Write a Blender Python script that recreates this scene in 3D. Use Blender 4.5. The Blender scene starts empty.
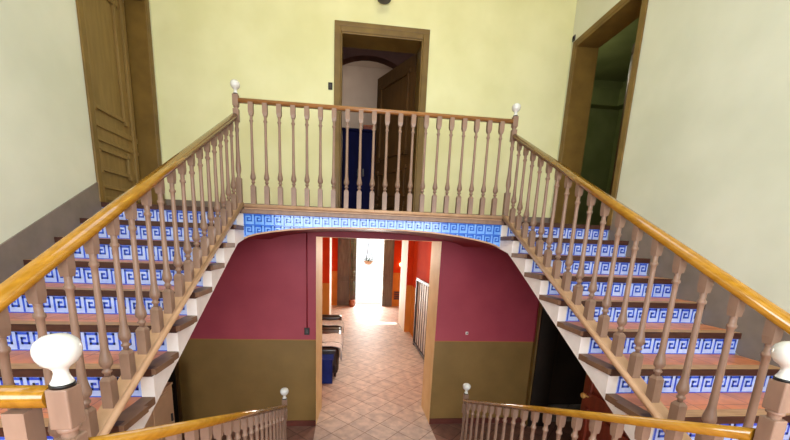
import bpy, bmesh, math, random
from mathutils import Vector, Matrix
random.seed(7)
sc = bpy.context.scene
COL = sc.collection
H, R_ = .17, .2991            # riser and run of the upper flights
WL, WR = -2.72, 2.66          # side walls
ST = 1.375                    # stringer faces
YB = 1.25                     # wall behind the landing
ZG = -3.136                   # ground floor
ZH = -1.70                    # half landing
OL, OR, OT, OTH = -.757, 1.053, -.235, .6   # passage opening
ZD = -1.752                   # top of the olive dado

# ------------------------------------------------------------ materials
def lin(c):
    return tuple(((v/255)/12.92 if v/255 <= .04045 else ((v/255+.055)/1.055)**2.4) for v in c) + (1,)

def base_mat(name, rough=.5, spec=.5):
    m = bpy.data.materials.new(name); m.use_nodes = True
    nt = m.node_tree; b = nt.nodes['Principled BSDF']
    b.inputs['Roughness'].default_value = rough
    b.inputs['Specular IOR Level'].default_value = spec
    return m, nt, b

def coords(nt, scale=(1, 1, 1), rot=(0, 0, 0)):
    tc = nt.nodes.new('ShaderNodeTexCoord'); mp = nt.nodes.new('ShaderNodeMapping')
    nt.links.new(tc.outputs['Object'], mp.inputs['Vector'])
    mp.inputs['Scale'].default_value = scale; mp.inputs['Rotation'].default_value = rot
    return mp.outputs['Vector']

def noise_col(nt, vec, c1, c2, scale, detail=4, lo=.35, hi=.65):
    n = nt.nodes.new('ShaderNodeTexNoise'); n.inputs['Scale'].default_value = scale
    n.inputs['Detail'].default_value = detail
    nt.links.new(vec, n.inputs['Vector'])
    r = nt.nodes.new('ShaderNodeValToRGB')
    r.color_ramp.elements[0].position = lo; r.color_ramp.elements[1].position = hi
    r.color_ramp.elements[0].color = lin(c1); r.color_ramp.elements[1].color = lin(c2)
    nt.links.new(n.outputs['Fac'], r.inputs['Fac'])
    return r.outputs['Color'], n.outputs['Fac']

def bump(nt, b, fac, strength=.1, dist=.01):
    bp = nt.nodes.new('ShaderNodeBump'); bp.inputs['Strength'].default_value = strength
    bp.inputs['Distance'].default_value = dist
    nt.links.new(fac, bp.inputs['Height']); nt.links.new(bp.outputs['Normal'], b.inputs['Normal'])

def paint(name, c1, c2, rough=.6, scale=3, spec=.3, stretch=(1, 1, 1), bs=.08):
    m, nt, b = base_mat(name, rough, spec)
    v = coords(nt, stretch)
    col, fac = noise_col(nt, v, c1, c2, scale)
    nt.links.new(col, b.inputs['Base Color'])
    if bs: bump(nt, b, fac, bs)
    return m

def two_tone(name, top1, top2, low1, low2, zsplit, line, rough=.5, spec=.3):
    m, nt, b = base_mat(name, rough, spec)
    v = coords(nt)
    ct, f = noise_col(nt, v, top1, top2, 2.2)
    cl, f2 = noise_col(nt, v, low1, low2, 2.6)
    sep = nt.nodes.new('ShaderNodeSeparateXYZ'); nt.links.new(v, sep.inputs[0])
    def gt(z):
        g = nt.nodes.new('ShaderNodeMath'); g.operation = 'GREATER_THAN'
        nt.links.new(sep.outputs['Z'], g.inputs[0]); g.inputs[1].default_value = z
        return g.outputs[0]
    mx = nt.nodes.new('ShaderNodeMixRGB'); nt.links.new(gt(zsplit), mx.inputs[0])
    nt.links.new(cl, mx.inputs[1]); mx.inputs[2].default_value = lin(line)
    m2 = nt.nodes.new('ShaderNodeMixRGB'); nt.links.new(gt(zsplit+.012), m2.inputs[0])
    nt.links.new(mx.outputs[0], m2.inputs[1]); nt.links.new(ct, m2.inputs[2])
    nt.links.new(m2.outputs[0], b.inputs['Base Color'])
    bump(nt, b, f, .05)
    return m

def tiles(name, c1, c2, grout, size, rot=0, rough=.45, joint=.02, spec=.4):
    m, nt, b = base_mat(name, rough, spec)
    v = coords(nt, (1, 1, 1), (0, 0, rot))
    br = nt.nodes.new('ShaderNodeTexBrick'); br.offset = 0
    br.inputs['Scale'].default_value = 1; br.inputs['Brick Width'].default_value = size
    br.inputs['Row Height'].default_value = size; br.inputs['Mortar Size'].default_value = size*joint
    br.inputs['Mortar Smooth'].default_value = .3
    br.inputs['Color1'].default_value = lin(c1); br.inputs['Color2'].default_value = lin(c2)
    br.inputs['Mortar'].default_value = lin(grout); br.inputs['Bias'].default_value = -.2
    nt.links.new(v, br.inputs['Vector'])
    col, fac = noise_col(nt, v, (205, 200, 200), (255, 250, 245), 7)
    mx = nt.nodes.new('ShaderNodeMixRGB'); mx.blend_type = 'MULTIPLY'; mx.inputs[0].default_value = .8
    nt.links.new(br.outputs['Color'], mx.inputs[1]); nt.links.new(col, mx.inputs[2])
    nt.links.new(mx.outputs[0], b.inputs['Base Color'])
    inv = nt.nodes.new('ShaderNodeMath'); inv.operation = 'SUBTRACT'; inv.inputs[0].default_value = 1
    nt.links.new(br.outputs['Fac'], inv.inputs[1]); bump(nt, b, inv.outputs[0], .35, .004)
    return m

M = {}
M['plaster'] = paint('cream_plaster', (212, 210, 162), (223, 221, 177), .8, 1.6, .2)
M['plaster_side'] = paint('pale_cream_plaster', (200, 203, 184), (212, 214, 196), .8, 1.4, .2)
M['skirt'] = paint('grey_brown_skirting_paint', (112, 102, 92), (126, 114, 104), .55, 5)
M['lower'] = two_tone('red_and_olive_wall_paint', (152, 56, 72), (162, 64, 78), (120, 94, 50), (130, 102, 56), ZD, (160, 106, 52))
M['cream'] = paint('cream_reveal_paint', (232, 205, 150), (243, 220, 170), .6, 4)
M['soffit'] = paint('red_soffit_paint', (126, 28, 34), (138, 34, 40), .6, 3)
M['ceil'] = paint('ceiling_whitewash', (225, 215, 170), (235, 226, 186), .8, 2)
M['white'] = paint('white_stringer_paint', (224, 214, 212), (238, 230, 228), .5, 6)
M['terracotta'] = tiles('terracotta_tread_tile', (228, 148, 100), (214, 130, 84), (172, 104, 74), .2, 0, .4)
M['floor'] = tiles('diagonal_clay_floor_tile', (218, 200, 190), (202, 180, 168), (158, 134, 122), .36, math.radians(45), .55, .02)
M['floor_shaded'] = tiles('shaded_clay_floor_tile', (150, 112, 98), (134, 98, 86), (100, 72, 62), .36, math.radians(45), .55, .02)  # darker copy of the clay tile, standing in for shade
M['landing_floor'] = tiles('landing_clay_tile', (190, 104, 70), (176, 90, 60), (140, 80, 60), .25, 0, .45)
M['nosing'] = paint('dark_nosing_wood', (54, 28, 20), (70, 38, 28), .45, 9, .4, (1, 6, 6))
M['nosing_top'] = paint('worn_nosing_wood', (166, 126, 92), (186, 146, 108), .5, 9, .4, (1, 6, 6))
M['nosing_side'] = paint('brown_return_nosing_wood', (104, 76, 58), (122, 90, 68), .5, 9, .4)
M['mauve'] = paint('mauve_brown_paint', (124, 98, 83), (141, 113, 96), .42, 14, .4, (1, 1, .4))
M['tan'] = paint('tan_moulding_paint', (176, 138, 106), (190, 152, 120), .42, 10, .4)
M['ochre'] = paint('ochre_varnished_wood', (140, 96, 22), (158, 112, 32), .13, 8, .6, (6, 1, 6), .03)
_b = M['ochre'].node_tree.nodes['Principled BSDF']; _b.inputs['Coat Weight'].default_value = .35; _b.inputs['Coat Roughness'].default_value = .12
M['rail_brown'] = paint('brown_varnished_wood', (134, 88, 46), (154, 104, 58), .3, 8, .5, (1, 6, 6), .03)
M['china'] = paint('white_china', (200, 199, 194), (210, 209, 204), .12, 3, .6, (1, 1, 1), 0)
M['black'] = paint('black_iron', (18, 17, 17), (28, 26, 25), .4, 8)
M['tile_white'] = paint('white_glazed_tile', (152, 174, 232), (182, 198, 240), .14, 12, .6, (1, 1, 1), .02)
M['tile_blue'] = paint('blue_glaze', (40, 68, 186), (62, 100, 216), .14, 12, .6, (1, 1, 1), 0)
M['fascia_ground'] = paint('sky_blue_glazed_tile', (104, 160, 238), (128, 178, 244), .14, 12, .6, (1, 1, 1), .02)
M['fascia_blue'] = paint('mid_blue_glaze', (40, 92, 206), (54, 110, 218), .14, 12, .6, (1, 1, 1), 0)
M['door'] = paint('brown_door_paint', (126, 102, 56), (140, 114, 66), .45, 5, .4, (4, 4, .6))
M['frame'] = paint('ochre_brown_frame_paint', (100, 76, 32), (116, 90, 40), .45, 5, .4)
M['darkdoor'] = paint('dark_stained_wood', (66, 44, 20), (84, 56, 26), .45, 5, .4, (4, 4, .6))
M['lining'] = paint('very_dark_wood', (30, 22, 17), (40, 30, 22), .6, 5, .3)
M['reddoor'] = paint('red_brown_wood', (112, 44, 28), (130, 54, 34), .45, 5, .4, (4, 4, .6))
M['brass'] = paint('brass', (190, 140, 70), (210, 160, 90), .3, 5)
M['baseb'] = paint('dark_red_baseboard', (84, 40, 32), (96, 48, 38), .5, 5)
M['hall'] = two_tone('orange_red_wall_paint', (206, 62, 26), (216, 72, 32), (206, 132, 58), (216, 144, 68), -1.6, (200, 110, 50), .85, .1)
M['hall_white'] = paint('white_reveal_paint', (244, 238, 220), (250, 246, 232), .6, 4)
M['leaf_grey'] = paint('weathered_grey_door', (98, 88, 80), (116, 106, 96), .5, 4, .4, (4, 4, .6))
M['leather'] = paint('dark_brown_leather', (40, 28, 26), (54, 38, 34), .28, 12, .6)
M['gleam'] = paint('pale_gleam_cloth', (212, 210, 212), (232, 228, 228), .9, 20, .1, (1, 1, 1), .3)  # pale tone stands in for door light reflected by the leather
M['crate'] = paint('blue_plastic', (20, 40, 120), (28, 52, 140), .4, 6)
M['plum'] = paint('plum_brown_plaster', (92, 58, 46), (104, 66, 54), .7, 3)
M['pale'] = paint('pale_grey_plaster', (206, 190, 176), (216, 202, 188), .8, 2)
M['navy'] = paint('navy_blue_cloth', (9, 11, 44), (13, 16, 58), .8, 8, .1, (1, 1, .3), .3)
M['green'] = paint('dull_green_plaster', (120, 128, 78), (134, 142, 90), .8, 2)
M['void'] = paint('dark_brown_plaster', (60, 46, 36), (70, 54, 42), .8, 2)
M['beige'] = paint('beige_cabinet_paint', (210, 172, 140), (222, 186, 152), .5, 4)
M['iron_white'] = paint('white_metal', (232, 228, 226), (242, 240, 238), .4, 5)
M['steel'] = paint('dark_grey_metal', (58, 54, 58), (76, 70, 74), .35, 9)
M['street'] = paint('pale_street_paving', (200, 194, 184), (216, 210, 200), .9, 2)
M['facade'] = paint('white_facade_render', (238, 234, 224), (246, 242, 234), .9, 1)
M['foliage'] = paint('green_leaves', (40, 74, 26), (70, 104, 40), .6, 9)
M['clay'] = paint('clay_pot', (150, 84, 56), (164, 96, 66), .7, 9)
M['plastic_white'] = paint('white_plastic', (232, 230, 224), (240, 238, 232), .4, 5)
M['red_paint'] = paint('red_painted_pipe', (128, 30, 42), (140, 36, 48), .5, 5)

def emit(name, c, s):
    m = bpy.data.materials.new(name); m.use_nodes = True; nt = m.node_tree
    b = nt.nodes['Principled BSDF']
    b.inputs['Emission Color'].default_value = lin(c); b.inputs['Emission Strength'].default_value = s
    b.inputs['Base Color'].default_value = lin(c)
    return m
M['bulb'] = emit('lamp_glass', (255, 224, 150), 6)

# ------------------------------------------------------------ mesh helpers
def face(bm, vs, mi=0):
    try:
        f = bm.faces.new(vs); f.material_index = mi; return f
    except ValueError:
        return None

def box(bm, x0, x1, y0, y1, z0, z1, mi=0):
    x0, x1 = min(x0, x1), max(x0, x1); y0, y1 = min(y0, y1), max(y0, y1); z0, z1 = min(z0, z1), max(z0, z1)
    v = [bm.verts.new((x, y, z)) for z in (z0, z1) for y in (y0, y1) for x in (x0, x1)]
    for q in ((0, 2, 3, 1), (4, 5, 7, 6), (0, 1, 5, 4), (2, 6, 7, 3), (0, 4, 6, 2), (1, 3, 7, 5)):
        face(bm, [v[i] for i in q], mi)

def prism(bm, pts, a0, a1, axis, mi=0, side=None):
    """extrude a polygon along an axis; pts are the two other coordinates in x,y,z order"""
    def mk(p, a):
        if axis == 'x': return (a, p[0], p[1])
        if axis == 'y': return (p[0], a, p[1])
        return (p[0], p[1], a)
    A = [bm.verts.new(mk(p, a0)) for p in pts]; B = [bm.verts.new(mk(p, a1)) for p in pts]
    n = len(pts)
    face(bm, A[::-1], mi); face(bm, B, mi)
    for i in range(n):
        face(bm, [A[i], A[(i+1) % n], B[(i+1) % n], B[i]], mi if side is None else side[i])

def lathe(bm, prof, cx=0, cy=0, z0=0, seg=14, mi=0, smooth=True):
    rings = []
    for r, z in prof:
        if r < 1e-5: rings.append([bm.verts.new((cx, cy, z0+z))])
        else: rings.append([bm.verts.new((cx+r*math.cos(2*math.pi*i/seg), cy+r*math.sin(2*math.pi*i/seg), z0+z)) for i in range(seg)])
    for a, b in zip(rings, rings[1:]):
        for i in range(seg):
            j = (i+1) % seg
            if len(a) == 1 and len(b) == 1: continue
            if len(a) == 1: f = face(bm, [a[0], b[j], b[i]], mi)
            elif len(b) == 1: f = face(bm, [a[i], a[j], b[0]], mi)
            else: f = face(bm, [a[i], a[j], b[j], b[i]], mi)
            if f: f.smooth = smooth
    if len(rings[0]) > 1: face(bm, rings[0][::-1], mi)
    if len(rings[-1]) > 1: face(bm, rings[-1], mi)

def sweep(bm, prof, p0, p1, mi=0, smooth=True):
    """shear-extrude an upright profile (offset, height) from p0 to p1"""
    p0, p1 = Vector(p0), Vector(p1); d = p1-p0
    s = Vector((d.y, -d.x, 0)).normalized() if abs(d.x)+abs(d.y) > 1e-6 else Vector((1, 0, 0))
    A = [bm.verts.new(p0+s*a+Vector((0, 0, b))) for a, b in prof]
    B = [bm.verts.new(p1+s*a+Vector((0, 0, b))) for a, b in prof]
    n = len(prof)
    face(bm, A, mi); face(bm, B[::-1], mi)
    for i in range(n):
        f = face(bm, [A[i], B[i], B[(i+1) % n], A[(i+1) % n]], mi)
        if f: f.smooth = smooth

def tube(bm, pts, r, seg=8, mi=0):
    pts = [Vector(p) for p in pts]; rings = []
    for i, p in enumerate(pts):
        t = (pts[min(i+1, len(pts)-1)]-pts[max(i-1, 0)]).normalized()
        u = t.cross(Vector((0, 0, 1)) if abs(t.z) < .9 else Vector((1, 0, 0))).normalized(); w = t.cross(u)
        rings.append([bm.verts.new(p+u*r*math.cos(2*math.pi*k/seg)+w*r*math.sin(2*math.pi*k/seg)) for k in range(seg)])
    for a, b in zip(rings, rings[1:]):
        for k in range(seg):
            f = face(bm, [a[k], a[(k+1) % seg], b[(k+1) % seg], b[k]], mi)
            if f: f.smooth = True
    face(bm, rings[0], mi); face(bm, rings[-1][::-1], mi)

def softbox(bm, x0, x1, y0, y1, z0, z1, r=.05, mi=0):
    b2 = bmesh.new(); box(b2, x0, x1, y0, y1, z0, z1, mi)
    bmesh.ops.bevel(b2, geom=b2.edges[:], offset=r, segments=4, profile=.5, affect='EDGES')
    mp = {}
    for v in b2.verts: mp[v] = bm.verts.new(v.co)
    for f in b2.faces:
        g = face(bm, [mp[v] for v in f.verts], mi)
        if g: g.smooth = True
    b2.free()

def mesh(name, bm, mats):
    bmesh.ops.recalc_face_normals(bm, faces=bm.faces[:])
    me = bpy.data.meshes.new(name); bm.to_mesh(me); bm.free()
    for m in (mats if isinstance(mats, (list, tuple)) else [mats]): me.materials.append(M[m])
    return me

def root_of(o):
    while o.parent: o = o.parent
    return o

def part(name, bm, mats, parent, label=None, bevel=0):
    """bm is in world coordinates; the part is stored relative to its thing"""
    off = root_of(parent).location.copy()
    p = parent
    while p.parent: off = off + p.location; p = p.parent
    bmesh.ops.translate(bm, verts=bm.verts[:], vec=-off)
    o = bpy.data.objects.new(name, mesh(name, bm, mats)); COL.objects.link(o); o.parent = parent
    if label: o['label'] = label
    if bevel: bev(o, bevel)
    return o

def bev(o, w, seg=2):
    b = o.modifiers.new('bevel', 'BEVEL'); b.width = w; b.segments = seg; b.limit_method = 'ANGLE'

def tag(o, label, cat, group=None):
    o['label'] = label; o['category'] = cat
    if group: o['group'] = group
    return o

def thing(name, label, cat, loc, group=None):
    o = bpy.data.objects.new(name, None); COL.objects.link(o); o.location = loc; o.empty_display_size = .1
    return tag(o, label, cat, group)

def single(name, bm, mats, label, cat, loc, group=None, bevel=0):
    bmesh.ops.translate(bm, verts=bm.verts[:], vec=-Vector(loc))
    o = bpy.data.objects.new(name, mesh(name, bm, mats)); COL.objects.link(o); o.location = loc
    if bevel: bev(o, bevel)
    return tag(o, label, cat, group)

def struct(name, bm, mats, parent=None, bevel=0):
    o = bpy.data.objects.new(name, mesh(name, bm, mats)); COL.objects.link(o)
    if parent: o.parent = parent
    else: o['kind'] = 'structure'
    if bevel: bev(o, bevel)
    return o

# ------------------------------------------------------------ room shell
TOP = 3.7
YR = -4.95            # wall behind the camera
def slope(y): return .5684*y

# upper side walls (plaster) and lower side walls (red over olive), door openings cut out
def side_wall(s):
    X = WL if s < 0 else WR; X1 = X + s*.3
    nm = 'left' if s < 0 else 'right'
    D0, D1, DT = .05, 1.12, 2.38
    L0, L1, LT = (0.0, 1.13, -.85)
    bm = bmesh.new()
    for poly in ([(YR, ZH-.02), (-2.75, ZH-.02), (-2.75, TOP), (YR, TOP)],
                 [(-2.75, slope(-2.75)-.3), (0, -.3), (0, TOP), (-2.75, TOP)],
                 [(0, -.3), (D0, -.3), (D0, TOP), (0, TOP)],
                 [(D0, -.3), (D1, -.3), (D1, 0), (D0, 0)],
                 [(D0, DT), (D1, DT), (D1, TOP), (D0, TOP)],
                 [(D1, -.3), (YB+.3, -.3), (YB+.3, TOP), (D1, TOP)]):
        prism(bm, poly, X, X1, 'x')
    struct('wall_'+nm, bm, 'plaster_side')
    bm = bmesh.new()
    for poly in ([(YR, ZG), (-2.75, ZG), (-2.75, ZH-.02), (YR, ZH-.02)],
                 [(-2.75, ZG), (L0, ZG), (L0, -.3), (-2.75, slope(-2.75)-.3)],
                 [(L0, LT), (L1, LT), (L1, -.3), (L0, -.3)],
                 [(L1, ZG), (YB+.3, ZG), (YB+.3, -.3), (L1, -.3)]):
        prism(bm, poly, X, X1, 'x')
    struct('wall_lower_'+nm, bm, 'lower')
    # sloping skirting along the stair and level skirting along the landing
    bm = bmesh.new(); t = X - s*.012
    k0 = -2.75
    prism(bm, [(k0, slope(k0)-.16), (0, -.16), (0, .19 if s < 0 else .21), (k0, slope(k0)+(.19 if s < 0 else .21))], X, t, 'x')
    prism(bm, [(YR, ZH), (k0, ZH), (k0, ZH+.17), (YR, ZH+.17)], X, t, 'x')
    prism(bm, [(D1+.07, 0), (YB, 0), (YB, .172), (D1+.07, .172)], X, t, 'x')
    struct('baseboard_'+nm, bm, 'skirt')
side_wall(-1); side_wall(1)

# wall behind the upper landing, with the middle door opening
CX0, CX1, CT = -.447, .618, 2.325
bm = bmesh.new()
box(bm, WL-.3, CX0, YB, YB+.3, -.1, TOP); box(bm, CX1, WR+.3, YB, YB+.3, -.1, TOP)
box(bm, CX0, CX1, YB, YB+.3, CT, TOP); box(bm, CX0, CX1, YB, YB+.3, -.1, 0)
struct('wall_back', bm, 'plaster')
bm = bmesh.new()
box(bm, WL+.012, -.53, YB-.012, YB, 0, .172); box(bm, .71, WR-.012, YB-.012, YB, 0, .172)
struct('baseboard_back', bm, 'skirt')

# lower wall under the landing with the passage opening

bm = bmesh.new()
y0, y1 = YB, YB+OTH
prism(bm, [(WL-.3, y0), (OL, y0), (OL+.045, y1), (WL-.3, y1)], ZG, -.1, 'z', 0, [0, 1, 0, 0])
prism(bm, [(OR, y0), (WR+.3, y0), (WR+.3, y1), (OR, y1)], ZG, -.1, 'z', 0, [0, 0, 0, 1])
b0 = len(bm.faces)
box(bm, OL, OR, y0, y1, OT, -.1)
bm.faces.ensure_lookup_table()
bm.faces[b0].material_index = 1
struct('wall_lower_back', bm, ['lower', 'cream'])
bm = bmesh.new()
box(bm, WL, OL-.002, YB-.015, YB, ZG, ZG+.09); box(bm, OR+.002, WR, YB-.015, YB, ZG, ZG+.09)
struct('baseboard_lower_back', bm, 'baseb')

# ground floor, half landing, ceiling, wall behind the camera
bm = bmesh.new(); box(bm, -6, 6, YB, 12, ZG-.2, ZG); box(bm, OL, OR, -.05, YB, ZG-.2, ZG); struct('floor', bm, 'floor')  # light tile strip before the opening is painted as the passage light
bm = bmesh.new(); box(bm, -6, OL, -.05, YB, ZG-.2, ZG); box(bm, OR, 6, -.05, YB, ZG-.2, ZG); box(bm, -6, 6, YR-.3, -.05, ZG-.2, ZG); struct('floor_stairwell', bm, 'floor_shaded')  # dark tile painted as the shade outside the passage light
bm = bmesh.new()
box(bm, WL, WR, YR, -2.78, ZH-.2, ZH); box(bm, WL, -ST, -2.78, -9*R_+.03, ZH-.2, ZH); box(bm, ST, WR, -2.78, -9*R_+.03, ZH-.2, ZH)
struct('floor_half_landing', bm, 'terracotta')
SX0, SX1, SY0, SY1 = -1.5, 1.5, -3.6, -.9
bm = bmesh.new()
box(bm, WL-.3, SX0, YR-.3, YB+.3, TOP, TOP+.2); box(bm, SX1, WR+.3, YR-.3, YB+.3, TOP, TOP+.2)
box(bm, SX0, SX1, YR-.3, SY0, TOP, TOP+.2); box(bm, SX0, SX1, SY1, YB+.3, TOP, TOP+.2)
struct('ceiling', bm, 'ceil')
bm = bmesh.new()
W0, W1, WZ0, WZ1 = -2.1, 2.1, -.95, 1.2
box(bm, WL-.3, W0, YR-.3, YR, ZG, TOP); box(bm, W1, WR+.3, YR-.3, YR, ZG, TOP)
box(bm, W0, W1, YR-.3, YR, WZ1, TOP)
box(bm, W0, W1, YR-.3, YR, -1.95, WZ0); box(bm, -1.15, 1.15, YR-.3, YR, ZG, -1.95)
for c_ in (-1, 1): box(bm, c_*1.15, c_*W1, YR-.3, YR, ZG, -3.0)
for c_ in (-1, 1): box(bm, c_*W1 - c_*.0, c_*(W1+.36), YR-.3, YR, -1.95, -1.9)
struct('wall_front', bm, 'plaster')
# window frame behind the camera and skylight bars
bm = bmesh.new()
for x in (W0+.03, -.7, .7, W1-.03): box(bm, x-.03, x+.03, YR-.2, YR-.14, WZ0, WZ1)
for z in (WZ0+.03, .2, WZ1-.03): box(bm, W0, W1, YR-.2, YR-.14, z-.03, z+.03)
struct('window_1', bm, 'frame')
bm = bmesh.new()
for c_ in (-1, 1):
    for x in (1.18, 1.62, 2.07): box(bm, c_*x-.02, c_*x+.02, YR-.2, YR-.14, -3.0, -1.95)
struct('window_low_added', bm, 'frame')  # low windows added only to light the lower walls
bm = bmesh.new()
for x in (-1.47, -.5, .5, 1.47): box(bm, x-.03, x+.03, SY0, SY1, TOP+.08, TOP+.14)
for y in (SY0+.03, -2.25, SY1-.03): box(bm, SX0, SX1, y-.03, y+.03, TOP+.08, TOP+.14)
struct('window_2', bm, 'frame')

# landing slab with the arched soffit
AR = [(0, -.146), (.3, -.15), (.6, -.162), (.9, -.19), (1.1, -.22), (1.25, -.25), (1.33, -.275), (ST, -.298)]
arch = [(-x, z) for x, z in AR[::-1]] + AR[1:]
bm = bmesh.new()
poly = [(WL, 0), (WL, -.298)] + arch + [(WR, -.298), (WR, 0)]
prism(bm, poly, .035, YB, 'y', 1, [1]*(len(poly)-1)+[0])
lf = struct('floor_landing', bm, ['landing_floor', 'soffit'])
def zarch(x):
    x = abs(x)
    for (a, b), (c, d) in zip(AR, AR[1:]):
        if a <= x <= c: return b+(d-b)*(x-a)/(c-a)
    return AR[-1][1]

KEY = [(0, 0), (0, 6), (5, 6), (5, 2), (2, 2), (2, 4), (3.4, 4)]
def meander(bm, u0, u1, v0, v1, put, zc=None):
    """blue greek-key strokes on a band; put(u, v, d) gives a point"""
    n = max(1, round((u1-u0)/.1)); w = (u1-u0)/n; cw = w/7.5; ch = (v1-v0)/8
    def quad(a0, a1, b0, b1):
        c = [(a0, b0), (a1, b0), (a1, b1), (a0, b1)]
        if zc:
            lim = [zc(p[0]) for p in c]
            c = [(p[0], max(p[1], l)) for p, l in zip(c, lim)]
            if c[0][1] >= c[3][1]-1e-5 or c[1][1] >= c[2][1]-1e-5: return
        face(bm, [bm.verts.new(put(a, b)) for a, b in c], 1)
    for i in range(n):
        ox, oz = u0+w*i+cw*.45, v0+ch*.5
        for (a, b), (c, d) in zip(KEY, KEY[1:]):
            quad(ox+cw*min(a, c), ox+cw*(max(a, c)+1), oz+ch*min(b, d), oz+ch*(max(b, d)+1))
    for i in range(n):
        for j in range(4):
            p, q = u0+w*(i+j/4), u0+w*(i+j/4+.25)
            quad(p, q, v0, v0+ch*.4); quad(p, q, v1-ch*.4, v1)

def tile_band(x0, x1, z0, z1, y, rows=1, zc=None):
    bm = bmesh.new()
    if zc:
        xs = sorted(set([x0, x1]+[p[0] for p in arch if x0 < p[0] < x1]))
        pts = [(x, zc(x)) for x in xs] + [(x1, z1), (x0, z1)]
        prism(bm, pts, y, y+.02, 'y', 0)
    else: box(bm, x0, x1, y, y+.02, z0, z1, 0)
    h = (z1-z0)/rows
    for r in range(rows):
        meander(bm, x0, x1, z1-h*(r+1), z1-h*r, lambda u, v: (u, y-.0009, v), zc)
    return bm
tb = struct('tile_fascia', tile_band(-ST, ST, -.265, -.045, .012, 2, lambda x: zarch(x)+.006), ['fascia_ground', 'fascia_blue'], lf)
bm = bmesh.new()
for (a, b), (c, d) in zip(arch, arch[1:]):
    prism(bm, [(a, b-.004), (c, d-.004), (c, d+.012), (a, b+.012)], .004, .035, 'y')
struct('arch_bead', bm, 'tan', lf)
bm = bmesh.new(); box(bm, -ST-.02, ST+.02, -.005, .07, -.045, .0)
struct('landing_nosing', bm, 'mauve', lf, .006)
for s_, x0_, x1_ in ((-1, WL+.013, -ST-.02), (1, ST+.02, WR-.013)):
    bm = bmesh.new(); box(bm, x0_, x1_, -.002, .05, -.045, .0, 0)
    face(bm, [bm.verts.new(p) for p in ((x0_, 0, .0006), (x1_, 0, .0006), (x1_, .05, .0006), (x0_, .05, .0006))], 1)
    struct('landing_nosing', bm, ['nosing', 'nosing_top'], lf)

# ------------------------------------------------------------ stair flights
LOW = [(.035, -.298), (-.2, -.345)] + [(y, .5684*(y-.034)-.205) for y in (-.4, -.8, -1.4, -2.0, -2.66)]
def flight(s):
    xw = (WL if s < 0 else WR) - s*.013; xs = s*ST
    side = 'left' if s < 0 else 'right'
    t = thing('stair_flight', {'left': 'left upper stair flight with blue key-pattern tile risers, below the brown panelled door',
                              'right': 'right upper stair flight with blue key-pattern tile risers, below the open dark doorway'}[side],
              'stairs', ((xw+xs)/2, -1.35, ZH), 'upper stair flights')
    a, b = min(xw, xs), max(xw, xs)
    xi = xs+s*.07; a2, b2 = min(xw, xi), max(xw, xi)
    for k in range(1, 10):
        yf = -k*R_; zt = -k*H
        bm = bmesh.new()
        box(bm, a2, b2, yf+.05, yf+R_+.034, zt-.03, zt)
        tr = part('tread', bm, 'terracotta', t)
        bm = bmesh.new()
        box(bm, a, b, yf, yf+.05, zt-.045, zt, 0)
        e = 1e-4
        # worn top of the wooden edge
        v = [bm.verts.new(p) for p in ((a2, yf+.003, zt+.0006), (b2, yf+.003, zt+.0006), (b2, yf+.085, zt+.0006), (a2, yf+.085, zt+.0006))]
        face(bm, v, 1)
        # return nosing along the open side
        box(bm, xs, xs-s*.022, yf, yf+R_-.095, zt-.034, zt, 2)
        box(bm, xs, xi, yf+.05, yf+R_+.012, zt-.042, zt, 2)
        part('nosing', bm, ['nosing', 'nosing_top', 'nosing_side'], tr)
    for k in range(0, 10):
        yf = -k*R_+.034; z1 = -k*H-.045; z0 = -(k+1)*H
        bm = tile_band(a2, b2, z0, z1, yf-.02)
        part('riser', bm, ['tile_white', 'tile_blue'], t)
    # stringer with stepped top, closed below by the sloping soffit
    bm = bmesh.new()
    pts = [(y, z) for y, z in LOW]
    pts += [(-9*R_+.034, -10*H)]
    for k in range(9, 0, -1):
        pts += [(-k*R_+.034, -k*H-.031), (-(k-1)*R_+.034, -k*H-.031)]
    pts[-1] = (.034, -H-.031)
    # white side board as strips so each step is a clean quad
    def low(y):
        for (y0, z0), (y1, z1) in zip(LOW, LOW[1:]):
            if y1 <= y <= y0: return z0+(z1-z0)*(y-y0)/(y1-y0)
        return LOW[-1][1]
    x0, x1 = xs, xi
    for k in range(9, 0, -1):
        ya, yb = -k*R_+.014, -(k-1)*R_+.014
        mids = [yb] + [y for y, _ in LOW if ya < y < yb] + [ya]
        for p, q in zip(mids, mids[1:]):
            prism(bm, [(p, low(p)), (p, -k*H-.0425), (q, -k*H-.0425), (q, low(q))], x0, x1, 'x')
    prism(bm, [(.0142, low(.014)), (.0142, -.045), (.034, -.045), (.034, low(.034))], x0, x1, 'x')
    part('stringer', bm, 'white', t, 'white painted stringer board')
    bm = bmesh.new()
    pr = [(y, z) for y, z in LOW] + [(y, z+.03) for y, z in LOW[::-1]]
    for (p, q) in zip(LOW, LOW[1:]):
        prism(bm, [p, q, (q[0], q[1]+.006), (p[0], p[1]+.006)], a2, b2, 'x')
    part('soffit', bm, 'white', t)
flight(-1); flight(1)

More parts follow.
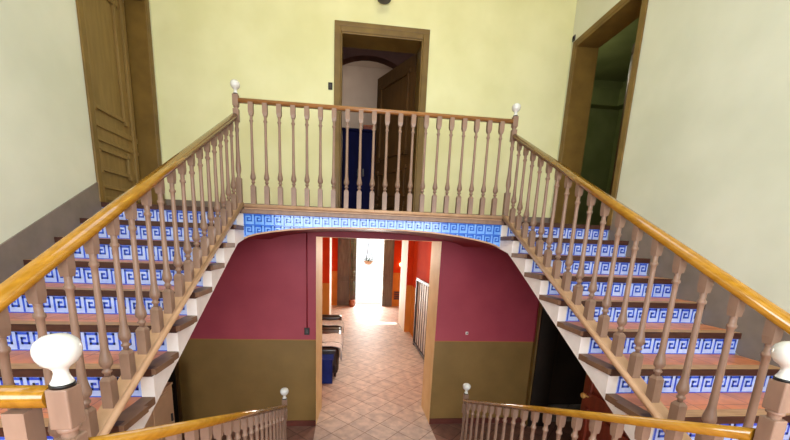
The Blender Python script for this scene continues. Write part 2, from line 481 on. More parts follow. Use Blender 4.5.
# central flight down to the hall
LH, LR = (ZH-ZG)/8, .385
t = thing('stair_flight', 'central lower stair flight running down between the two low balustrades', 'stairs', (.035, -1.4, ZG), 'lower stair flight')
for k in range(1, 8):
    yn = -2.78+(k-1)*LR; zt = ZH-k*LH
    bm = bmesh.new(); box(bm, -1.03, 1.14, yn-.02, yn+LR-.05, zt-.03, zt); tr = part('tread', bm, 'terracotta', t)
    bm = bmesh.new(); box(bm, -1.03, 1.14, yn+LR-.05, yn+LR, zt-.045, zt, 0)
    part('nosing', bm, 'nosing', tr, None, .006)
for k in range(0, 8):
    yn = -2.78+k*LR
    bm = bmesh.new(); box(bm, -1.03, 1.14, yn-.04, yn-.02, ZH-(k+1)*LH, ZH-k*LH-.045)
    part('riser', bm, 'tile_white', t)
for x0, x1 in ((-1.06, -1.03), (1.14, 1.17)):
    bm = bmesh.new(); pts = [(-2.8, ZG)]
    for k in range(1, 8):
        yn = -2.78+(k-1)*LR
        pts += [(yn-.02, ZH-k*LH), (yn+LR-.02, ZH-k*LH)]
    pts += [(-2.78+7*LR-.02, ZG)]
    prism(bm, pts, x0, x1, 'x')
    part('stringer', bm, 'white', t, 'white painted stringer board')

# ------------------------------------------------------------ balustrades
def baluster_mesh(Hh, ext=.02, zb=.135, ztop=.095, qk=1):
    bm = bmesh.new(); q = .0235
    zt = Hh-ztop
    box(bm, -q, q, -q, q, -ext, zb-.012)
    # chamfer pyramids as 4-sided lathes would twist; use small square frustums
    def frustum(a, za, b, zb_):
        A = [bm.verts.new((x*a, y*a, za)) for x, y in ((-1, -1), (1, -1), (1, 1), (-1, 1))]
        B = [bm.verts.new((x*b, y*b, zb_)) for x, y in ((-1, -1), (1, -1), (1, 1), (-1, 1))]
        for i in range(4): face(bm, [A[i], A[(i+1) % 4], B[(i+1) % 4], B[i]])
    frustum(q, zb-.012, .014, zb+.006)
    S = zt-zb
    prof = [(.0, zb), (.013, zb), (.0125, zb+.02), (.02, zb+.026), (.02, zb+.034), (.0135, zb+.04), (.018, zb+.05), (.0255, zb+.062),
            (.0275, zb+.075), (.0255, zb+.09), (.0205, zb+.112), (.018, zb+.14), (.0165, zb+.2), (.0138, zt-.11), (.0135, zt-.07),
            (.019, zt-.064), (.019, zt-.052), (.0135, zt-.046), (.0135, zt-.02), (.018, zt-.006), (.0, zt+.004)]
    prof = [(r*.9 if .0136 < r < .019 else r, z) for r, z in prof]
    lathe(bm, prof, seg=12)
    qt = q*qk
    frustum(.0165, zt-.012, qt, zt+.018)
    box(bm, -qt, qt, -qt, qt, zt+.018, Hh+ext)
    return mesh('baluster', bm, 'mauve')
BM_FLIGHT = baluster_mesh(.79, .025, .135, .068, .84); BM_LAND = baluster_mesh(.945, .005, .185, .1); BM_LOW = baluster_mesh(.715, .02, .135, .062, .84); BM_GUARD = baluster_mesh(.9)

def add_baluster(me, parent, loc):
    o = bpy.data.objects.new('baluster', me); COL.objects.link(o); o.parent = parent
    o.location = Vector(loc)-root_of(parent).location
    return o

def knob_profile(r=.044):
    k = r/.044
    return [(0, .118*k), (.012*k, .1175*k), (.026*k, .113*k), (.038*k, .1025*k), (.0435*k, .089*k), (.044*k, .078*k), (.041*k, .064*k), (.033*k, .05*k),
            (.022*k, .042*k), (.015*k, .034*k), (.014*k, .026*k), (.017*k, .014*k), (.022*k, .004*k), (.022*k, 0), (0, 0)]

def newel(parent, x, y, z0, ztop, r=.036, neck=.02, join=None):
    """square and turned post from z0 to ztop with a china knob on top"""
    bm = bmesh.new()
    zb = ztop-.1
    box(bm, x-r, x+r, y-r, y+r, zb, ztop)
    lathe(bm, [(r*.95, zb-.012), (r*.95, zb+.002)], x, y, seg=16)
    low2 = zb-.03-.11
    lathe(bm, [(r*.7, zb-.03), (r*.72, zb-.01), (r*.9, zb)], x, y, seg=16)
    if ztop-z0 > .7:
        box(bm, x-r*.97, x+r*.97, y-r*.97, y+r*.97, low2, zb-.026)
        zs = z0+.3
        lathe(bm, [(r*.75, zs-.004), (r*.6, zs+.03), (r*.95, zs+.07), (r*.98, zs+.1), (r*.8, zs+.16), (r*.66, zs+.22), (r*.55, low2-.1), (r*.75, low2-.08), (r*.75, low2-.06), (r*.55, low2-.045), (r*.85, low2+.004)], x, y, seg=16)
        box(bm, x-r, x+r, y-r, y+r, z0, zs)
    else:
        box(bm, x-r, x+r, y-r, y+r, z0, zb-.026)
    o = part('newel_post', bm, 'mauve', parent)
    bev(o, .004)
    bm = bmesh.new(); lathe(bm, [(0, 0), (.024, 0), (.024, .009), (0, .009)], x, y, ztop, 18)
    part('collar', bm, 'black', o, 'black collar under the knob')
    bm = bmesh.new(); lathe(bm, knob_profile(), x, y, ztop+.008, 24)
    part('knob', bm, 'china', o, 'white china ball knob')
    return o

def rail_prof(w, h):
    p = [(-w*.36, 0), (w*.36, 0)]
    n = 10
    for i in range(n+1):
        a = -.35+(math.pi+.7)*i/n
        p.append((w*.5*math.cos(a), h*.52+h*.48*math.sin(a)))
    return p

# landing balustrade
t = thing('balustrade', 'level landing balustrade in front of the middle door, between two ball-topped posts', 'balustrade', (0, .03, 0), 'upper balustrades')
bm = bmesh.new(); sweep(bm, rail_prof(.05, .042), (-1.385, .03, .992), (1.385, .03, .992)); part('handrail', bm, 'rail_brown', t, 'brown level handrail')
bm = bmesh.new(); box(bm, -1.356, 1.356, -.012, .072, .0, .05)
sweep(bm, [(.02*math.cos(a), .02*math.sin(a)) for a in [i*math.pi/4 for i in range(8)]], (-1.356, -.014, .03), (1.356, -.014, .03))
part('bottom_rail', bm, 'tan', t)
for i in range(20):
    add_baluster(BM_LAND, t, (-1.405+(i+1)*2.81/21, .03, .05))
for s in (-1, 1): newel(t, s*1.41, .03, .0, 1.06, .027)

# sloping balustrades of the two upper flights
def flight_rail(s):
    X = s*1.42
    side = 'left' if s < 0 else 'right'
    t = thing('balustrade', {'left': 'sloping balustrade of the left upper flight, ochre handrail, below the brown panelled door',
                            'right': 'sloping balustrade of the right upper flight, ochre handrail, below the open dark doorway'}[side],
              'balustrade', (X, -1.4, -.8), 'upper balustrades')
    g = .555
    ye = -2.82
    bm = bmesh.new(); sweep(bm, rail_prof(.066, .054), (X, -.002, .833), (X, ye, .833+(.549 if s < 0 else .5465)*ye))
    part('handrail', bm, 'ochre', t, 'glossy ochre handrail')
    bm = bmesh.new()
    sweep(bm, [(-.04, -.045), (.04, -.045), (.04, 0), (-.04, 0)], (X, -.002, .05), (X, ye, .05+g*ye), 0, False)
    part('bottom_rail', bm, 'tan', t)
    bm = bmesh.new()
    sweep(bm, [(.017*math.cos(a), .02*math.sin(a)) for a in [i*math.pi/5 for i in range(10)]], (X-s*.046, -.002, .045), (X-s*.046, ye, .045+g*ye))
    part('bead_moulding', bm, 'tan', t)
    i = 0
    while -.115-.1495*i > -2.78:
        y = -.115-.1495*i; add_baluster(BM_FLIGHT, t, (X, y, .05+g*y)); i += 1
    newel(t, X, -2.86, ZH, -.645, .026)
flight_rail(-1); flight_rail(1)

# low balustrades of the central flight
def low_rail(s):
    X = -.95 if s < 0 else 1.06
    yn = -2.87 if s < 0 else -2.81
    yb = -.24 if s < 0 else -.2
    t = thing('balustrade', {-1: 'low balustrade of the central flight, descending to the ball knob left of the passage',
                            1: 'low balustrade of the central flight, descending to the ball knob right of the passage'}[s],
              'balustrade', (X, -1.5, ZG), 'central flight balustrades')
    g = (.472 if s < 0 else .447)
    z0 = -.805 if s < 0 else -.825
    zr = lambda y: z0-g*(y+2.82)
    bm = bmesh.new(); sweep(bm, rail_prof(.055, .045), (X, yn+.03, zr(yn+.03)-.045), (X, yb, zr(yb)-.045))
    part('handrail', bm, 'ochre', t, 'ochre handrail')
    bm = bmesh.new(); sweep(bm, [(-.035, -.04), (.035, -.04), (.035, 0), (-.035, 0)], (X, yn+.03, zr(yn+.03)-.76), (X, yb, zr(yb)-.76), 0, False)
    part('bottom_rail', bm, 'tan', t)
    n = 18
    for i in range(n):
        y = yn+.15+(yb-.1-yn-.15)*i/(n-1)
        add_baluster(BM_LOW, t, (X, y, zr(y)-.76))
    newel(t, X-.01 if s < 0 else X, yn, ZH, -.643 if s < 0 else -.662, .0235)
    o = newel(t, X, yb, ZG+LH, zr(yb)+.062, .024)
low_rail(-1); low_rail(1)

# short guards on the edge of the half landing
for s in (-1, 1):
    xa = -.95 if s < 0 else 1.06; xb = s*1.42
    y = -2.87 if s < 0 else -2.83
    t = thing('balustrade', {-1: 'short level guard rail running left from the near ball-topped post into the picture edge',
                            1: 'short level guard rail running right from the near ball-topped post out of the picture'}[s], 'balustrade', ((xa+xb)/2, y, ZH), 'half landing guards')
    bm = bmesh.new(); sweep(bm, rail_prof(.055, .045), (xa+s*.037, y, -.688), (xb-s*.03, y, -.688)); part('handrail', bm, 'ochre', t, 'ochre handrail')
    bm = bmesh.new(); box(bm, xa+s*.037, xb-s*.03, y-.035, y+.035, ZH+.04, ZH+.08); part('bottom_rail', bm, 'tan', t)
    for i in range(2):
        add_baluster(BM_GUARD, t, (xa+(xb-xa)*(i+.75)/2.5 if s > 0 else xa+(xb-xa)*(.5+i)/2.2, y, ZH+.08))

# ------------------------------------------------------------ doors
def frame_bars(bm, kind, a0, a1, top, p0, p1, w, z0=0):
    """door casing: bars of width w round an opening; kind 'x' wall runs along x"""
    for (u0, u1, v0, v1) in ((a0-w, a0, z0, top+w), (a1, a1+w, z0, top+w), (a0, a1, top, top+w)):
        if kind == 'x': box(bm, u0, u1, p0, p1, v0, v1)
        else: box(bm, p0, p1, u0, u1, v0, v1)

def panel_ring(bm, put, u0, u1, v0, v1, w=.038, d=.03):
    """raised moulding round a panel, with little square ears at the corners"""
    for (a, b, c, e) in ((u0, u1, v0, v0+w), (u0, u1, v1-w, v1), (u0, u0+w, v0, v1), (u1-w, u1, v0, v1)):
        put(bm, a, b, c, e, d)
    for cu in (u0, u1):
        for cv in (v0, v1):
            put(bm, cu-w*.8, cu+w*.8, cv-w*.8, cv+w*.8, d*1.25)

# left upper door, closed, set back in its opening
dx = WL-.22
bm = bmesh.new(); frame_bars(bm, 'y', .05, 1.12, 2.38, WL-.0, WL+.022, .065)
box(bm, dx, WL+.015, 1.105, 1.13, 0, 2.38); box(bm, dx, WL+.015, .04, .062, 0, 2.38); box(bm, dx, WL+.015, .05, 1.12, 2.36, 2.385)
d1 = struct('door_1', bm, 'frame', None, .006)
bm = bmesh.new(); box(bm, dx-.05, dx, .06, 1.11, .005, 2.37)
put = lambda b, a, c, e, f, d: box(b, dx, dx+d, a, c, e, f)
panel_ring(bm, put, .36, .9, .97, 2.2); panel_ring(bm, put, .37, .89, .36, .6)
panel_ring(bm, put, .36, .9, .06, .22)
box(bm, dx, dx+.02, .3, 1.1, .8, .86); box(bm, dx, dx+.02, .3, 1.1, .66, .70)
box(bm, dx, dx+.03, 1.0, 1.06, .1, 2.3)
struct('door_leaf', bm, 'door', d1, .004)

# middle upper door, leaf open into the room
bm = bmesh.new(); frame_bars(bm, 'x', CX0, CX1, CT, YB-.025, YB, .08)
box(bm, CX0-.08, CX1+.08, YB-.03, YB, CT+.06, CT+.115)
box(bm, CX0, CX0+.02, YB-.02, YB+.3, 0, CT); box(bm, CX1-.02, CX1, YB-.02, YB+.3, 0, CT); box(bm, CX0, CX1, YB-.02, YB+.3, CT-.02, CT)
d2 = struct('door_2', bm, 'frame', None, .006)
hx, hy = .59, 1.56; ex, ey = .12, 2.42
L = math.hypot(ex-hx, ey-hy); ang = math.atan2(ey-hy, ex-hx)
bm = bmesh.new(); box(bm, 0, L, -.045, 0, .01, 2.325)
put = lambda b, a, c, e, f, d: box(b, a, c, 0, d, e, f)
panel_ring(bm, put, .12, L-.12, 1.05, 2.15, .04); panel_ring(bm, put, .12, L-.12, .45, .85, .04); panel_ring(bm, put, .12, L-.12, .1, .32, .04)
lf2 = struct('door_leaf', bm, 'darkdoor', d2, .004)
lf2.location = (hx, hy, 0); lf2.rotation_euler = (0, 0, ang)

# right upper door, dark open doorway with a leaf ajar
dx2 = WR+.22
bm = bmesh.new(); frame_bars(bm, 'y', .05, 1.12, 2.38, WR-.022, WR, .065)
box(bm, WR-.015, WR+.3, 1.1, 1.125, 0, 2.38); box(bm, WR-.015, WR+.3, .04, .066, 0, 2.38); box(bm, WR-.015, WR+.3, .05, 1.12, 2.355, 2.385)
d3 = struct('door_3', bm, 'frame', None, .006)
bm = bmesh.new(); box(bm, 0, .86, -.045, 0, .01, 2.33)
put = lambda b, a, c, e, f, d: box(b, a, c, 0, d, e, f)
panel_ring(bm, put, .1, .72, 1.0, 2.2, .04); panel_ring(bm, put, .1, .72, .2, .85, .04)
l3 = struct('door_leaf', bm, 'darkdoor', d3, .004)
l3.location = (WR+.33, .1, 0); l3.rotation_euler = (0, 0, math.radians(70))

# lower right doorway with its red-brown leaf folded back on the wall
bm = bmesh.new(); frame_bars(bm, 'y', .0, 1.13, -.85, WR-.02, WR, .07, ZG)
d4 = struct('door_4', bm, 'frame', None, .006)
bm = bmesh.new(); frame_bars(bm, 'y', .02, 1.11, -.87, WR+.001, WR+.3, .02, ZG); struct('door_lining', bm, 'lining', d4)
bm = bmesh.new(); box(bm, WR-.075, WR-.03, -1.1, -.075, ZG+.01, -.88)
put = lambda b, a, c, e, f, d: box(b, WR-.075-d, WR-.075, a, c, e, f)
panel_ring(bm, put, -1.0, -.2, -1.95, -1.0, .03); panel_ring(bm, put, -1.0, -.2, -2.95, -2.15, .03)
l4 = struct('door_leaf', bm, 'reddoor', d4, .004)
bm = bmesh.new()
b2 = bmesh.new(); lathe(b2, [(0, 0), (.03, 0), (.012, .012), (.012, .03), (.03, .04), (.036, .055), (.028, .072), (0, .08)], 0, 0, 0, 16)
bmesh.ops.rotate(b2, verts=b2.verts[:], cent=(0, 0, 0), matrix=Matrix.Rotation(-math.pi/2, 3, 'Y'))
bmesh.ops.translate(b2, verts=b2.verts[:], vec=(WR-.075, -.15, -1.99))
struct('door_handle', b2, 'brass', l4)
# lower left doorway
bm = bmesh.new(); frame_bars(bm, 'y', .0, 1.13, -.85, WL, WL+.02, .06, ZG)
d5 = struct('door_5', bm, 'darkdoor', None, .006)
bm = bmesh.new(); frame_bars(bm, 'y', .02, 1.11, -.87, WL-.3, WL-.001, .02, ZG); struct('door_lining', bm, 'lining', d5)

# ------------------------------------------------------------ rooms seen through the doors
def room(nm, x0, x1, y0, y1, z0, z1, wall, skip, floor='landing_floor'):
    th = .12
    if 'l' not in skip: b = bmesh.new(); box(b, x0-th, x0, y0, y1, z0, z1); struct('wall_left_'+nm, b, wall)
    if 'r' not in skip: b = bmesh.new(); box(b, x1, x1+th, y0, y1, z0, z1); struct('wall_right_'+nm, b, wall)
    if 'b' not in skip: b = bmesh.new(); box(b, x0-th, x1+th, y1, y1+th, z0, z1); struct('wall_back_'+nm, b, wall)
    if 'f' not in skip: b = bmesh.new(); box(b, x0-th, x1+th, y0-th, y0, z0, z1); struct('wall_front_'+nm, b, wall)
    b = bmesh.new(); box(b, x0-th, x1+th, y0, y1+th, z1, z1+.1); struct('ceiling_'+nm, b, wall)
    if floor: b = bmesh.new(); box(b, x0-th, x1+th, y0, y1+th, z0-.1, z0); struct('floor_'+nm, b, floor)
room('middle_room', -1.6, 1.9, YB+.3, 6.2, 0, 4.2, 'pale', 'f')
# wall with a broad arch across the middle room
bm = bmesh.new(); aR, acx, acz = 1.14, .03, 1.99
xs_ = [acx+aR*math.cos(math.pi*(1-i/24)) for i in range(25)]
box(bm, -1.6, acx-aR, 3.4, 3.6, 0, 4.2); box(bm, acx+aR, 1.9, 3.4, 3.6, 0, 4.2)
for i in range(24):
    a, b = xs_[i], xs_[i+1]
    za = acz+math.sqrt(max(0, aR**2-(a-acx)**2)); zb = acz+math.sqrt(max(0, aR**2-(b-acx)**2))
    prism(bm, [(a, za), (b, zb), (b, 4.2), (a, 4.2)], 3.4, 3.6, 'y')
struct('wall_arch_middle_room', bm, 'plum')
room('right_room', WR+.3, 6.0, -1.6, 4.5, 0, 3.6, 'green', 'l')
bm = bmesh.new(); box(bm, WR+.3, 6.0, -1.6, .0, 3.6, 3.62); box(bm, WR+.3, 3.02, YB+.31, 4.5, 0, 3.6)
struct('wall_left_right_room', bm, 'green')
bm = bmesh.new(); box(bm, 5.8, 6.0, -1.6, 4.5, 3.0, 3.35); box(bm, WR+.36, 5.8, 4.3, 4.5, 3.0, 3.35)
struct('trim_1', bm, 'green')
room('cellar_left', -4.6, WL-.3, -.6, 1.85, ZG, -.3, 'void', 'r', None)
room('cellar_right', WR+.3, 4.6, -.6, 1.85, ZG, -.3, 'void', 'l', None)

# middle room things
t = thing('cabinet', 'tall narrow navy blue cabinet in the room behind the middle door', 'cabinet', (-.13, 2.85, 0))
bm = bmesh.new(); box(bm, -.44, .2, 2.62, 3.1, .04, 1.58); part('body', bm, 'navy', t, None, .02)
bm = bmesh.new(); box(bm, -.45, .21, 2.6, 3.12, 1.58, 1.62); part('top', bm, 'navy', t, None, .01)
for x in (-.115,):
    bm = bmesh.new(); box(bm, x-.005, x+.005, 2.606, 2.622, .1, 1.54); part('door_gap', bm, 'black', t)
for x in (-.16, -.07):
    bm = bmesh.new(); box(bm, x-.01, x+.01, 2.595, 2.622, .85, .97); part('handle', bm, 'steel', t, 'small dark handle')
t = thing('box', 'small brown box lying on top of the navy cabinet', 'box', (.0, 2.8, 1.62))
bm = bmesh.new(); box(bm, -.08, .1, 2.7, 2.88, 1.62, 1.69); part('body', bm, 'reddoor', t, None, .004)
bm = bmesh.new(); box(bm, -.085, .105, 2.695, 2.885, 1.69, 1.715); part('lid', bm, 'clay', t, None, .004)

# ------------------------------------------------------------ small wall fittings
def fitting(name, label, cat, x, y, z, w, h, mat, mat2, axis='y', s=-1):
    bm = bmesh.new(); t = thing(name, label, cat, (x, y, z-h/2))
    if axis == 'y': box(bm, x-w/2, x+w/2, y+s*.014, y, z-h/2, z+h/2)
    else: box(bm, x+s*.014, x, y-w/2, y+w/2, z-h/2, z+h/2)
    part('plate', bm, mat, t, None, .004)
    bm = bmesh.new()
    if axis == 'y': box(bm, x-w*.22, x+w*.22, y+s*.024, y+s*.012, z-h*.25, z+h*.25)
    else: box(bm, x+s*.024, x+s*.012, y-w*.22, y+w*.22, z-h*.25, z+h*.25)
    part('rocker', bm, mat2, t, None, .002)
fitting('light_switch', 'black light switch on the cream wall just left of the middle door', 'switch', -.575, YB, 1.69, .055, .085, 'black', 'steel')
fitting('light_switch', 'dark light switch on the red wall left of the passage, below a painted conduit', 'switch', -.888, YB, -1.61, .075, .11, 'black', 'steel')
fitting('wall_socket', 'small white socket on the red wall right of the passage', 'socket', 1.55, YB, -1.61, .04, .045, 'plastic_white', 'steel')
fitting('light_switch', 'small dark switch high beside the top corner of the right doorway', 'switch', WR, 1.2, 2.5, .05, .07, 'steel', 'black', 'x', -1)
bm = bmesh.new(); tube(bm, [(-.885, YB-.01, -1.56), (-.885, YB-.01, -.18)], .01)
single('conduit', bm, 'red_paint', 'thin red painted conduit running down the red wall to the switch', 'pipe', (-.885, YB-.01, -1.56))
# wall lamp above the middle door, its dark shade just touching the top edge
t = thing('wall_lamp', 'small dark shaded wall lamp above the middle door, cut by the top edge', 'lamp', (.08, YB, 2.64))
b2 = bmesh.new(); lathe(b2, [(0, 0), (.06, 0), (.055, .02), (.016, .03), (.014, .13), (0, .13)], 0, 0, 0, 16)
bmesh.ops.rotate(b2, verts=b2.verts[:], cent=(0, 0, 0), matrix=Matrix.Rotation(math.pi/2, 3, 'X'))
bmesh.ops.translate(b2, verts=b2.verts[:], vec=(.08, YB, 2.76)); part('bracket', b2, 'steel', t)
bm = bmesh.new(); lathe(bm, [(.085, 0), (.08, .03), (.05, .08), (.02, .11), (0, .115)], .08, YB-.13, 2.655, 20); part('shade', bm, 'steel', t)

# low beige cabinet under the left flight
t = thing('cabinet', 'low beige cabinet half hidden behind the white stringer of the left flight', 'cabinet', (-2.6, .2, ZG))
bm = bmesh.new(); box(bm, WL+.005, -2.5, -.35, .585, ZG+.03, -2.145); part('body', bm, 'beige', t, None, .006)
bm = bmesh.new(); box(bm, WL+.004, -2.49, -.36, .595, -2.145, -2.12); part('top', bm, 'beige', t, None, .004)
for y0, y1 in ((-.33, .11), (.13, .56)):
    bm = bmesh.new(); box(bm, -2.5, -2.488, y0, y1, ZG+.08, -2.18); dd = part('door', bm, 'beige', t, None, .003)
    bm = bmesh.new(); box(bm, -2.488, -2.47, y1-.08, y1-.06, -2.6, -2.5); part('handle', bm, 'steel', dd, 'small dark handle')
bm = bmesh.new(); box(bm, WL+.02, -2.52, -.33, .565, ZG, ZG+.03); part('plinth', bm, 'nosing', t)

# ------------------------------------------------------------ hall beyond the passage
Y1, Y2, Y3, Y4 = YB+OTH, 7.0, 8.3, 11.5
HL, HR, HT = -1.5, 1.75, -.12
bm = bmesh.new(); box(bm, HL-.2, HL, Y1, Y4, ZG, HT); struct('wall_hall_left', bm, 'hall')
bm = bmesh.new(); box(bm, HR, HR+.2, Y1, Y3, ZG, HT); box(bm, 2.6, 2.8, Y3, Y4, ZG, HT); struct('wall_hall_right', bm, 'hall')
bm = bmesh.new()
HX0, HX1 = -.87, 1.57
prism(bm, [(HL, Y2), (HX0, Y2), (HX0, Y3), (HL, Y3)], ZG, HT, 'z', 0, [0, 1, 0, 0])
prism(bm, [(HX1, Y2), (2.8, Y2), (2.8, Y3), (HX1, Y3)], ZG, HT, 'z', 0, [0, 0, 0, 1])
struct('wall_hall_middle', bm, ['hall', 'hall_white'])
EX0, EX1, ET = .05, 1.27, .1
bm = bmesh.new(); box(bm, HL-.2, EX0, Y4, Y4+.35, ZG, HT+.5); box(bm, EX1, 2.8, Y4, Y4+.35, ZG, HT+.5); box(bm, EX0, EX1, Y4, Y4+.35, ET, HT+.5)
struct('wall_hall_back', bm, 'hall')
bm = bmesh.new(); box(bm, HL-.2, 2.8, Y1, Y4+.35, HT, HT+.1); struct('ceiling_hall', bm, 'cream')
# street door leaves folded back against the wall
bm = bmesh.new(); box(bm, EX0-.02, EX0+.01, Y4-.02, Y4+.3, ZG, ET); box(bm, EX1-.01, EX1+.02, Y4-.02, Y4+.3, ZG, ET)
d6 = struct('door_6', bm, 'leaf_grey')
for a, b in ((-.76, -.22), (-.21, .04), (1.28, 1.72)):
    bm = bmesh.new(); box(bm, a, b, Y4-.09, Y4-.03, ZG+.02, ET)
    put = lambda bb, u, v, e, f, d: box(bb, u, v, Y4-.09-d, Y4-.09, e, f)
    panel_ring(bm, put, a+.08, b-.08, ZG+.2, ZG+1.1, .03); panel_ring(bm, put, a+.08, b-.08, ZG+1.3, ET-.2, .03)
    struct('door_leaf', bm, 'leaf_grey', d6)
# potted climbing plant at the left jamb
t = thing('potted_plant', 'tall slim green plant in a pot beside the bright street doorway', 'plant', (-.1, Y4-.3, ZG))
bm = bmesh.new(); lathe(bm, [(0, 0), (.1, 0), (.13, .28), (.14, .3), (.12, .3), (0, .26)], -.1, Y4-.3, ZG, 16); part('pot', bm, 'clay', t)
bm = bmesh.new(); tube(bm, [(-.1, Y4-.3, ZG+.25), (-.09, Y4-.29, ZG+1.2), (-.1, Y4-.3, ZG+2.7)], .012, 6); part('stem', bm, 'darkdoor', t)
bm = bmesh.new()
for i in range(220):
    z = ZG+.6+2.3*random.random(); a = random.random()*6.28; rr = .1*random.random()+.02
    c = Vector((-.1+rr*math.cos(a), Y4-.3+rr*math.sin(a), z))
    d = Vector((math.cos(a), math.sin(a), random.uniform(-.6, .4)))*.07; w = d.cross(Vector((0, 0, 1))).normalized()*.022
    v = [bm.verts.new(p) for p in (c, c+d*.5+w, c+d, c+d*.5-w)]; face(bm, v)
part('foliage', bm, 'foliage', t)
# sofa
t = thing('sofa', 'dark brown leather sofa along the left side of the hall passage', 'sofa', (-.98, 4.9, ZG))
sx0, sx1, sy0, sy1 = -1.47, -.5, 3.15, 6.5
bm = bmesh.new(); softbox(bm, sx0, sx1+.02, sy0, sy1, ZG+.1, ZG+.3, .03); part('base', bm, 'leather', t)
for i in range(3):
    a = sy0+.25+i*(sy1-sy0-.5)/3; b = a+(sy1-sy0-.5)/3-.01
    bm = bmesh.new(); softbox(bm, sx0+.25, sx1+.05, a, b, ZG+.3, ZG+.5, .06); part('seat_cushion', bm, 'leather', t)
    bm = bmesh.new(); softbox(bm, sx0+.05, sx0+.32, a, b, ZG+.45, ZG+.95, .08); part('back_cushion', bm, 'leather', t)
for a in (sy0, sy1-.25):
    bm = bmesh.new(); softbox(bm, sx0+.02, sx1+.04, a, a+.25, ZG+.1, ZG+.66, .08); part('armrest', bm, 'leather', t)
bm = bmesh.new(); softbox(bm, sx0, sx0+.14, sy0, sy1, ZG+.1, ZG+.9, .05); part('backrest', bm, 'leather', t)
for x in (sx0+.06, sx1-.04):
    for y in (sy0+.08, sy1-.08):
        bm = bmesh.new(); lathe(bm, [(.025, 0), (.03, .11)], x, y, ZG, 10); part('foot', bm, 'nosing', t)
# pale cloth shapes standing in for door light reflected on the leather
def gleam(y0, y1, label, zt, x0, x1, drop):
    bm = bmesh.new(); n = 14; m = 10; g = []
    path = [(x0, zt)] + [(x0+(x1-x0)*i/5, zt+.012*math.sin(i*2.1)) for i in range(1, 6)] + [(x1+.03, zt-.03), (x1+.045, zt-drop*.5), (x1+.04, zt-drop)]
    for i, (x, z) in enumerate(path):
        g.append([bm.verts.new((x+.012*math.sin(j*1.7+i), y0+(y1-y0)*j/n, z+.012*math.sin(j*1.3+i*.7)+.02)) for j in range(n+1)])
    for a, b in zip(g, g[1:]):
        for j in range(n):
            f = face(bm, [a[j], a[j+1], b[j+1], b[j]]); f.smooth = True
    o = single('gleam_cloth', bm, 'gleam', label, 'highlight', ((x0+x1)/2, (y0+y1)/2, zt), 'painted gleams on the sofa')
    sm = o.modifiers.new('thickness', 'SOLIDIFY'); sm.thickness = .015; sm.offset = 1
gleam(3.17, 3.4, 'pale grey throw of door light, as cloth on the near armrest of the sofa', ZG+.66, sx0+.3, sx1+.04, .3)
gleam(4.0, 4.7, 'pale grey throw of door light, as cloth on the middle seat of the sofa', ZG+.5, sx0+.38, sx1+.05, .14)
gleam(5.6, 6.2, 'pale grey throw of door light, as cloth on the far seat of the sofa', ZG+.5, sx0+.38, sx1+.05, .2)
# blue crate
t = thing('crate', 'blue plastic crate standing on the tiles at the near end of the sofa', 'crate', (-.8, 2.98, ZG))
bm = bmesh.new()
bx0, bx1, by0, by1 = -1.05, -.575, 2.84, 3.12
for q in ((bx0, bx1, by0, by0+.02), (bx0, bx1, by1-.02, by1), (bx0, bx0+.02, by0, by1), (bx1-.02, bx1, by0, by1)): box(bm, *q, ZG+.01, ZG+.5)
box(bm, bx0, bx1, by0, by1, ZG, ZG+.02); part('body', bm, 'crate', t, None, .004)
bm = bmesh.new(); box(bm, bx0-.012, bx1+.012, by0-.012, by1+.012, ZG+.5, ZG+.525); part('lid', bm, 'crate', t, None, .004)
# metal gate by the right wall
t = thing('gate', 'white sheet-backed gate with dark metal bars along the right side of the hall', 'gate', (1.62, 4.7, ZG))
gy0, gy1, gz0, gz1 = 3.75, 5.6, ZG+.06, -1.25
bm = bmesh.new(); box(bm, 1.645, 1.66, gy0+.03, gy1-.03, gz0+.05, gz1+.0); part('backing_sheet', bm, 'iron_white', t, 'white backing sheet')
bm = bmesh.new()
box(bm, 1.6, 1.64, gy0, gy0+.05, ZG, gz1+.05); box(bm, 1.6, 1.64, gy1-.05, gy1, ZG, gz1+.05)
box(bm, 1.6, 1.64, gy0, gy1, gz0, gz0+.05); box(bm, 1.6, 1.64, gy0, gy1, gz1-.02, gz1+.05)
part('frame', bm, 'steel', t)
n = 7
for i in range(n):
    y = gy0+.05+(gy1-gy0-.1)*(i+.5)/n
    bm = bmesh.new(); tube(bm, [(1.62, y, gz0+.03), (1.62, y, gz1)], .01, 8); part('bar', bm, 'steel', t)
# vent and sconce in the far bay
t = thing('wall_vent', 'small dark slatted vent low on the orange wall right of the street door', 'vent', (1.95, Y4, -2.8))
bm = bmesh.new(); box(bm, 1.8, 2.1, Y4-.02, Y4, -2.82, -2.42); part('frame', bm, 'clay', t)
for i in range(4):
    bm = bmesh.new(); box(bm, 1.82, 2.08, Y4-.04, Y4-.018, -2.8+i*.095, -2.75+i*.095); part('slat', bm, 'steel', t)
t = thing('wall_lamp', 'small glowing wall lamp on the orange wall right of the street door', 'lamp', (2.05, Y4-.03, -1.25))
bm = bmesh.new(); box(bm, 2.0, 2.08, Y4-.03, Y4, -1.3, -1.16); part('bracket', bm, 'brass', t)
bm = bmesh.new(); lathe(bm, [(0, 0), (.04, .01), (.06, .06), (.05, .12), (0, .15)], 2.04, Y4-.09, -1.28, 14); part('shade', bm, 'bulb', t)
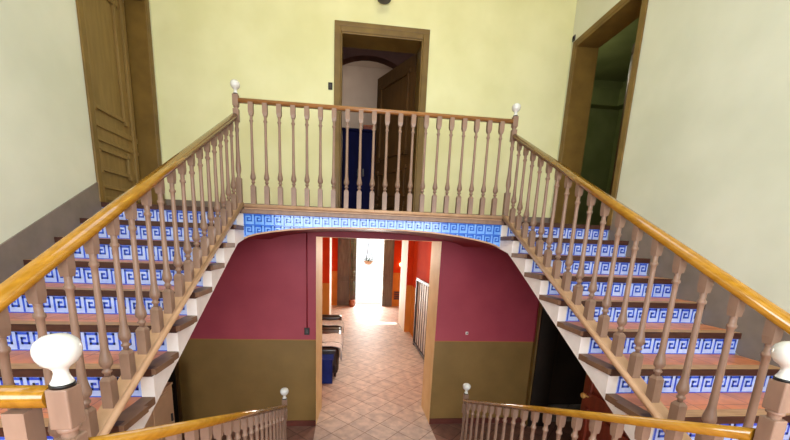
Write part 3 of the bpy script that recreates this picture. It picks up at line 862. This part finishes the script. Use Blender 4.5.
# hanging basket outside
t = thing('hanging_basket', 'small brown hanging basket seen in the glare of the street doorway', 'plant', (.66, 12.6, -1.35))
bm = bmesh.new(); lathe(bm, [(0, 0), (.13, .03), (.22, .14), (.24, .2), (.2, .2), (0, .15)], .66, 12.6, -1.35, 18); part('pot', bm, 'beige', t)
bm = bmesh.new()
for a in (0, 2.1, 4.2): tube(bm, [(.66+.23*math.cos(a), 12.6+.23*math.sin(a), -1.16), (.66, 12.6, -.3), (.66, 12.6, 1.0)], .012, 6)
part('hanger', bm, 'steel', t)
bm = bmesh.new()
for i in range(90):
    a = random.random()*6.28; rr = .24*random.random(); c = Vector((.66+rr*math.cos(a), 12.6+rr*math.sin(a), -1.2+.16*random.random()))
    d = Vector((math.cos(a), math.sin(a), random.uniform(-.3, .9)))*.09; w = d.cross(Vector((0, 0, 1))).normalized()*.03
    face(bm, [bm.verts.new(p) for p in (c, c+d*.5+w, c+d, c+d*.5-w)])
part('foliage', bm, 'foliage', t)
bm = bmesh.new(); box(bm, .4, .9, 12.0, 13.0, 1.0, 1.06); struct('trim_2', bm, 'facade')
# street and facade opposite
bm = bmesh.new(); box(bm, -12, 12, 12, 22, ZG-.25, ZG-.03); struct('floor_street', bm, 'street')
bm = bmesh.new(); box(bm, -12, 12, 20, 20.4, ZG-.2, 6); struct('wall_street', bm, 'facade')

# ------------------------------------------------------------ light
w = bpy.data.worlds.new('sky'); sc.world = w; w.use_nodes = True
w.node_tree.nodes['Background'].inputs['Color'].default_value = (.75, .86, 1, 1)
w.node_tree.nodes['Background'].inputs['Strength'].default_value = 3.0
def area(name, loc, rot, sx, sy, e, col):
    l = bpy.data.lights.new(name, 'AREA'); l.shape = 'RECTANGLE'; l.size = sx; l.size_y = sy; l.energy = e; l.color = col
    o = bpy.data.objects.new(name, l); COL.objects.link(o); o.location = loc; o.rotation_euler = rot; return o
area('skylight_daylight', (0, (SY0+SY1)/2, TOP+.05), (0, 0, 0), SX1-SX0-.1, SY1-SY0-.1, 22, (1, .98, .95))
area('window_daylight', (0, YR-.1, (WZ0+WZ1)/2), (math.radians(90), 0, 0), W1-W0-.1, WZ1-WZ0-.1, 205, (.96, .98, 1))
for nm, cx_ in (('low_fill_left', -1.85), ('low_fill_right', 1.85)):  # fill light through the added low windows, for the lower walls
    area(nm, (cx_, YR-.1, -2.5), (math.radians(90), 0, 0), 1.2, .9, 105, (1, .97, .93))
s = bpy.data.lights.new('sun', 'SUN'); s.energy = 9; s.angle = .01; s.color = (1, .95, .86)
so = bpy.data.objects.new('sun', s); COL.objects.link(so); so.rotation_euler = (math.radians(-52), 0, math.radians(4))
def point(name, loc, e, col, r=.1):
    l = bpy.data.lights.new(name, 'POINT'); l.energy = e; l.color = col; l.shadow_soft_size = r
    o = bpy.data.objects.new(name, l); COL.objects.link(o); o.location = loc; return o
point('ceiling_lamp', (0, -.5, 3.3), 12, (1, .72, .08), .12)
point('middle_room_fill', (-.6, 5.0, 3.4), 14, (1, .9, .78))  # added fill for the room's pale walls, no fixture there
point('right_room_fill', (3.7, 3.2, 2.9), 22, (1, .95, .7))  # added fill, placed to light the visible face of the ajar leaf
area('street_door_daylight', ((EX0+EX1)/2, Y4+.3, (ZG+ET)/2), (math.radians(-90), 0, 0), EX1-EX0, ET-ZG, 200, (1, .97, .9))
point('hall_fill', (.3, 3.6, -.5), 75, (1, .92, .8), .15)  # unseen fill added to brighten the passage reveals and hall

# ------------------------------------------------------------ camera
f, ppx, ppy = 338.308, 381.605, 308.242
C = Vector((-.3026, -3.6787, -.2863)); pi_, ya, ro = .1909, .1032, .0384
cam = bpy.data.cameras.new('camera'); co = bpy.data.objects.new('camera', cam); COL.objects.link(co)
fw = Vector((math.sin(ya)*math.cos(pi_), math.cos(ya)*math.cos(pi_), -math.sin(pi_)))
rt = Vector((math.cos(ya), -math.sin(ya), 0)); up = rt.cross(fw)
Rv = rt*math.cos(ro)+up*math.sin(ro); Uv = up*math.cos(ro)-rt*math.sin(ro)
mw = Matrix((Rv, Uv, -fw)).transposed().to_4x4(); mw.translation = C
co.matrix_world = mw
cam.sensor_width = 36; cam.lens = f/790*36; cam.clip_start = .05
cam.shift_x = (395-ppx)/790; cam.shift_y = (ppy-220)/790
sc.camera = co

# bring the ground floor to height zero
for o in list(sc.objects):
    if o.parent is None: o.location.z -= ZG
sc.view_settings.view_transform = 'Standard'; sc.view_settings.look = 'None'
sc.view_settings.gamma = 1; sc.view_settings.use_curve_mapping = False
sc.view_settings.exposure = 0.0
